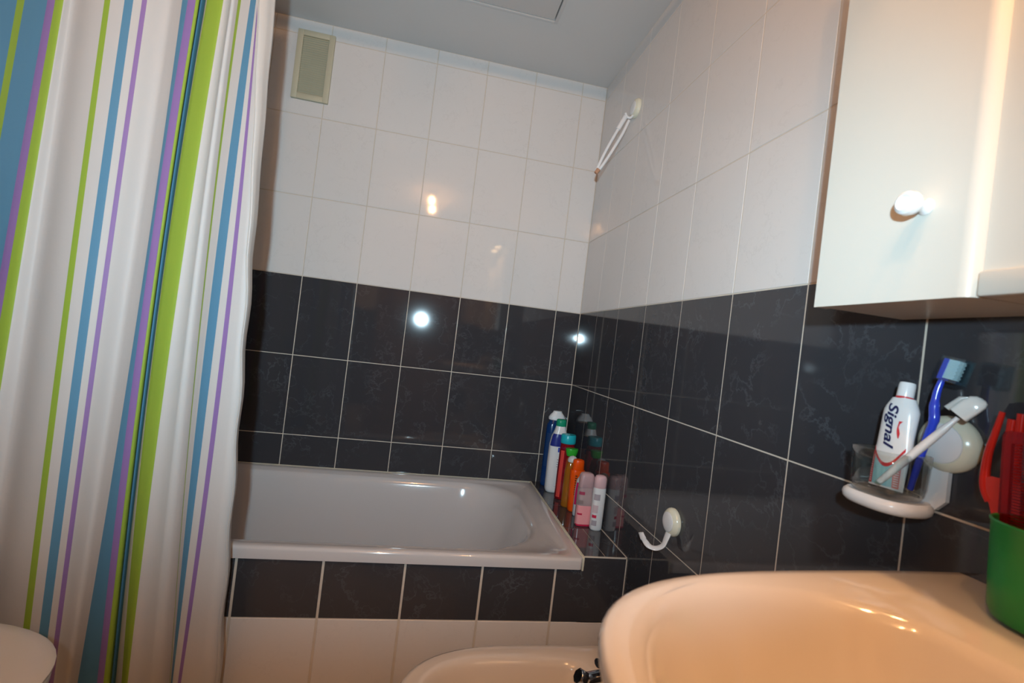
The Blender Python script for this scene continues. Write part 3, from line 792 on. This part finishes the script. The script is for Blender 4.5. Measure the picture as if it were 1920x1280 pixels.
link('cover', loft(B(), [hring(-.001, -.0075, .0098, .0055), hring(0, -.0082, .0105, .006), hring(hl * .55, -.0082, .0105, .0065), hring(hl * .8, -.0078, .0095, .006), hring(hl * .94, -.006, .006, .0045), hring(hl, -.003, .002, .002)]), mat('cover_white', (.76, .79, .78), .15, coat=.3, noise=.02), wb)
link('cover_lip', loft(B(), [hring(-.0025, .0095, .0155, .0055), hring(hl * .55, .0095, .0150, .0055), hring(hl * .72, .0090, .0100, .005)]), mat('cover_grey', (.50, .53, .53), .15, noise=.03), wb)

# ------------------------------------------------------------------ green cup with red combs
cupc = Vector((-.0530, -1.5860, ZS + .0006))
cup = link('cup', lathe(B(), [(.0, 0), (.036, 0), (.0435, .003), (.046, .010), (.0475, .04), (.0490, .086), (.0500, .0872), (.0502, .0885), (.0492, .0895), (.0478, .0885), (.0460, .04), (.0445, .012), (.038, .006), (0, .005)], cupc, n=56), mat('green_plastic', (.012, .27, .055), .35, noise=.03, sss=0.0))
tag(cup, 'bright green plastic cup standing on the washbasin deck', 'cup')
M_REDP = mat('red_plastic', (.62, .022, .012), .22, coat=.2, noise=.03)
M_REDT = mat('red_translucent', (.50, .008, .010), .08, trans=.75, ior=1.3, noise=.02)
# styling fork with three prongs
fk = thing('styling_comb', 'red three pronged styling comb standing in the green cup', 'comb', cupc)
X_ = -.030
path = [on_x(1880, 772, X_), on_x(1866, 812, X_), on_x(1853, 850, X_), on_x(1847, 890, X_), on_x(1848, 918, X_), on_x(1857, 940, X_)]
pc = catmull(path, 5); n_ = len(pc)
link('prong', tube(B(), pc, [.0026 + .0022 * min(1, i / n_ * 1.5) for i in range(n_)], 12, flat=.8), M_REDP, fk)
for px0, px1, py0 in ((1898, 1885, 786), (1916, 1905, 776)):
    link('prong', tube(B(), catmull([on_x(px0, py0, X_ - .003), on_x((px0 + px1) / 2 - 2, (py0 + 900) / 2, X_ - .003), on_x(px1, 925, X_)], 5), .0036, 12, flat=.8), M_REDP, fk)
bm = B()
outl = [on_x(x, y, X_) for x, y in ((1844, 898), (1847, 925), (1858, 943), (1868, 985), (1880, 1030), (1905, 1030), (1915, 985), (1918, 940), (1918, 905), (1895, 900), (1862, 893))]
loft(bm, [[p + Vector((-.003, 0, 0)) for p in outl], [p + Vector((.003, 0, 0)) for p in outl]])
link('base', bm, M_REDP, fk, smooth=False)
# translucent comb
cb = thing('hair_comb', 'dark red translucent comb with fine teeth in the green cup', 'comb', cupc)
X_ = -.058
c0 = on_x(1873, 978, X_); c1 = on_x(1884, 806, X_)
cu_ = (c1 - c0).normalized(); cw = Vector((0, -1, 0)); cw = (cw - cu_ * cw.dot(cu_)).normalized(); cn = cu_.cross(cw).normalized()
c0 = c0 - cu_ * .062
CL = (c1 - c0).length
bm = B(); ol = [(0, 0), (CL - .006, 0), (CL - .002, .0015), (CL, .006), (CL, .034), (CL - .002, .0385), (CL - .006, .040), (CL - .012, .040), (CL - .012, .0075), (.01, .0075), (.01, .040), (0, .040)]
loft(bm, [[c0 + cu_ * a + cw * b - cn * .0022 for a, b in ol], [c0 + cu_ * a + cw * b + cn * .0022 for a, b in ol]])
link('spine', bm, M_REDT, cb, smooth=False)
NT = 46
for k in range(NT):
    u = .012 + (CL - .026) * k / (NT - 1)
    link('tooth', obox(B(), c0, cu_, cw, cn, u - .0008, u + .0008, .0070, .0385, -.0016, .0016), M_REDT, cb, smooth=False)

# ------------------------------------------------------------------ bottles on the ledge
ZLg = zl
def bottle(name, label, cat, y, px, py_top, secs, body_mat, cap_secs, cap_mat, e=2.6, rot=0.0, xclamp=(-.121, -.002), extra=None, xoff=0.0):
    top = on_y(px, py_top, y)
    Ht = top.z - ZLg
    x = top.x + xoff
    t = thing(name, label, cat, (x, y, ZLg))
    bodyH = Ht - cap_secs[-1][0]
    rr_ = [sup(x, y, ZLg + h * bodyH, a, b, 36, e, rot) for h, a, b in secs]
    link('body', loft(B(), rr_), body_mat, t, angle=50)
    rr_ = [sup(x, y, ZLg + bodyH - .0005 + h, a, b, 36, max(2.0, e - .3), rot) for h, a, b in cap_secs]
    link('cap', loft(B(), rr_), cap_mat, t, angle=50)
    def wrap(nm, h0, h1, m, a0=200, a1=340, lift=.0006, wob=0.0):
        """printed label hugging the body between two heights (fractions), over a range of angles"""
        def rad(h):
            for i in range(len(secs) - 1):
                if secs[i][0] <= h <= secs[i + 1][0]:
                    f_ = (h - secs[i][0]) / max(1e-6, secs[i + 1][0] - secs[i][0])
                    return secs[i][1] + (secs[i + 1][1] - secs[i][1]) * f_, secs[i][2] + (secs[i + 1][2] - secs[i][2]) * f_
            return secs[-1][1:]
        bm = B(); g = []
        for k in range(9):
            h = h0 + (h1 - h0) * k / 8; a, b = rad(h); row = []
            for j in range(17):
                th = math.radians(a0 + (a1 - a0) * j / 16); c, s = math.cos(th), math.sin(th)
                X = (a + lift) * math.copysign(abs(c) ** (2 / e), c); Y = (b + lift) * math.copysign(abs(s) ** (2 / e), s)
                hh = h + (wob * math.sin(math.radians(th * 57.3)) if k == 0 else 0)
                row.append(bm.verts.new((x + X * math.cos(rot) - Y * math.sin(rot), y + X * math.sin(rot) + Y * math.cos(rot), ZLg + hh * bodyH)))
            g.append(row)
        for k in range(8):
            for j in range(16): bm.faces.new((g[k][j], g[k][j + 1], g[k + 1][j + 1], g[k + 1][j]))
        link(nm, bm, m, t)
    if extra: extra(wrap, t, x, y, bodyH)
    return t
def pm(n, c, r=.25, tr=0.0, ior=1.35): return mat(n, c, r, trans=tr, ior=ior, noise=.02)
def body(a, b, sh=.86, na=.4): return [(0, a * .88, b * .88), (.012, a * .97, b * .97), (.04, a, b), (.5, a, b), (sh, a * .97, b * .97), (sh + (1 - sh) * .5, a * .82, b * .85), (1, a * na, b * max(na, .6))]

bottle('shower_gel_bottle', 'dark blue bottle with a wide white domed cap in the bath corner', 'bottle', -.040, 1046, 770,
       body(.040, .023, .92, .7), pm('navy_bottle', (.008, .05, .20), .15, .35), [(0, .033, .022), (.004, .0345, .0225), (.010, .034, .022), (.020, .028, .019), (.030, .019, .014), (.036, .0165, .012)], pm('cap_white', (.74, .77, .80), .3),
       extra=lambda w, t, x, y, h: w('label', .30, .80, pm('label_deep_blue', (.01, .04, .13), .3), 205, 330))
def ex_white(w, t, x, y, h):
    w('label', .70, .885, pm('label_navy', (.02, .03, .22), .3), 192, 348)
    w('print', .62, .69, pm('label_blue', (.03, .06, .42), .3), 262, 300, .0010)
    for k in range(4): w('print', .50 - k * .035, .512 - k * .035, pm('print_grey', (.30, .28, .34), .4), 262, 320, .0009)
    w('print', .10, .105, pm('print_grey', (.30, .28, .34), .4), 262, 320, .0009)
bottle('shampoo_bottle', 'white shampoo bottle with a green cap and navy shoulder label', 'bottle', -.117, 1053.5, 785.5,
       [(0, .030, .021), (.012, .034, .024), (.05, .0365, .0255), (.45, .038, .026), (.72, .037, .025), (.84, .032, .023), (.93, .023, .019), (1, .0185, .016)], pm('bottle_white', (.74, .73, .74), .25),
       [(0, .0185, .016), (.003, .020, .0175), (.018, .0195, .017), (.025, .018, .0155), (.027, .015, .013)], pm('cap_green_dark', (.01, .28, .15), .3), extra=ex_white)
def ex_teal(w, t, x, y, h):
    w('label', .905, .945, pm('label_wine', (.14, .008, .03), .3), 195, 345)
    w('print', .05, .88, pm('print_coral', (.62, .06, .05), .2), 205, 240, .0006)
bottle('bath_gel_bottle', 'clear red bottle with a wide turquoise cap', 'bottle', -.198, 1067, 814,
       [(0, .025, .019), (.012, .0275, .021), (.05, .029, .022), (.5, .029, .022), (.88, .028, .0215), (.94, .0265, .0225), (.97, .026, .022), (1, .026, .022)], pm('red_clear', (.60, .02, .04), .08, .7),
       [(0, .026, .022), (.002, .0285, .0245), (.010, .0288, .0248), (.030, .0280, .0242), (.034, .026, .022)], pm('cap_teal', (.015, .38, .46), .25), e=2.3, extra=ex_teal)
bottle('green_cap_bottle', 'small bottle with a bright green flared cap behind the amber one', 'bottle', -.240, 1074, 840.5,
       body(.019, .0145), pm('bottle_orange_clear', (.55, .10, .03), .15, .4), [(0, .017, .013), (.010, .021, .015), (.024, .0235, .0165), (.027, .0225, .0155)], pm('cap_green', (.03, .36, .03), .3), e=2.2, xoff=-.002)
def ex_amber(w, t, x, y, h):
    w('liquid', .03, .22, pm('honey', (.80, .34, .02), .25), 180, 360)
    w('label', .24, .90, pm('amber_film', (.40, .13, .012), .2), 185, 355)
bottle('amber_oil_bottle', 'amber bottle with a silver domed cap', 'bottle', -.281, 1075, 854,
       body(.0255, .0175, .80, .6), pm('amber_clear', (.55, .20, .02), .08, .5), [(0, .016, .014), (.004, .018, .0155), (.012, .0165, .0145), (.019, .0105, .0095), (.022, .003, .003)], pm('cap_silver', (.55, .56, .57), .18), e=2.4)
bpy.data.objects['amber_oil_bottle']['label'] = 'amber bottle with a silver domed cap among the red and orange bottles'
def ex_orange(w, t, x, y, h):
    dk = pm('print_brown', (.10, .025, .004), .4)
    for k in range(9): w('print', .42 + .055 * k, .450 + .055 * k, dk, 246, 262, .0007)
    for k in range(4): w('print', .80 + .04 * k, .815 + .04 * k, pm('print_cream', (.75, .42, .12), .4), 285, 320, .0007)
    w('label', .02, .70, pm('label_magenta', (.48, .01, .10), .3), 300, 352)
    w('print', .20, .48, pm('print_white', (.8, .8, .8), .4), 318, 352, .0012)
bottle('sun_lotion_bottle', 'bright orange lotion bottle with an orange cap', 'bottle', -.321, 1086, 860.5,
       [(0, .019, .015), (.012, .021, .017), (.05, .0225, .018), (.5, .024, .0185), (.90, .026, .019), (.98, .0255, .0185), (1, .024, .018)], pm('orange_plastic', (.74, .080, .003), .3),
       [(0, .019, .016), (.001, .0205, .017), (.030, .0195, .0165), (.035, .0175, .015), (.037, .012, .010)], pm('orange_cap', (.78, .078, .003), .3), e=2.6, extra=ex_orange)
def ex_mag(w, t, x, y, h):
    w('label', .30, .86, pm('label_magenta', (.48, .01, .10), .3), 190, 350)
    w('print', .40, .60, pm('print_white', (.8, .8, .8), .4), 225, 285, .0012)
bottle('grey_lotion_bottle', 'grey bottle with a magenta label and rounded top behind the pink bottle', 'bottle', -.366, 1099, 884,
       [(0, .026, .013), (.015, .028, .015), (.06, .0285, .0155), (.6, .0285, .0155), (.9, .026, .0145), (1, .018, .012)], pm('bottle_grey', (.52, .52, .54), .3), [(0, .016, .012), (.006, .016, .012), (.014, .011, .009), (.018, .004, .004)], pm('cap_grey', (.42, .40, .42), .3), extra=ex_mag, xoff=-.003)
def ex_pink(w, t, x, y, h):
    w('label', .82, .90, pm('print_mauve', (.34, .05, .10), .3), 200, 265)
    w('print', .58, .68, pm('print_dusk', (.24, .18, .18), .3), 200, 262)
    w('print', .30, .345, pm('print_crimson', (.55, .02, .07), .3), 205, 262)
    w('liquid', .03, .54, pm('pink_liquid', (.82, .33, .35), .15), 180, 360, .0003)
    w('base_band', .01, .06, pm('print_crimson', (.55, .02, .07), .3), 190, 350, .0007)
bottle('pink_tonic_bottle', 'clear bottle half full of pink tonic with a frosted mauve cap', 'bottle', -.446, 1102, 885,
       [(0, .021, .015), (.01, .0235, .017), (.03, .0245, .0175), (.9, .0245, .0175), (.97, .024, .017), (1, .023, .0165)], pm('pink_clear', (.80, .62, .62), .08, .6),
       [(0, .0225, .016), (.001, .0238, .017), (.036, .0232, .0165), (.044, .019, .0135), (.047, .012, .009)], pm('cap_mauve', (.47, .30, .31), .3), e=4.0, extra=ex_pink)
def ex_wp(w, t, x, y, h):
    g = pm('print_lilac', (.38, .33, .37), .4)
    w('print', .72, .86, g, 205, 268)
    w('print', .42, .60, pm('print_blush', (.58, .44, .47), .4), 205, 262)
    w('print', .30, .37, pm('print_crimson', (.55, .02, .07), .3), 205, 255)
    w('print', .12, .24, g, 205, 262)
bottle('pink_milk_bottle', 'white lotion bottle with a pale pink cap against the dark wall', 'bottle', -.478, 1128, 890,
       [(0, .0165, .013), (.015, .0185, .0145), (.05, .0195, .0155), (.6, .0200, .016), (.96, .0200, .016), (1, .0195, .0155)], pm('bottle_milk', (.70, .69, .70), .25),
       [(0, .0195, .0155), (.001, .0200, .016), (.030, .0195, .0155), (.037, .016, .013), (.040, .009, .008)], pm('cap_pink', (.62, .40, .42), .3), e=2.6, extra=ex_wp, xoff=-.0005)
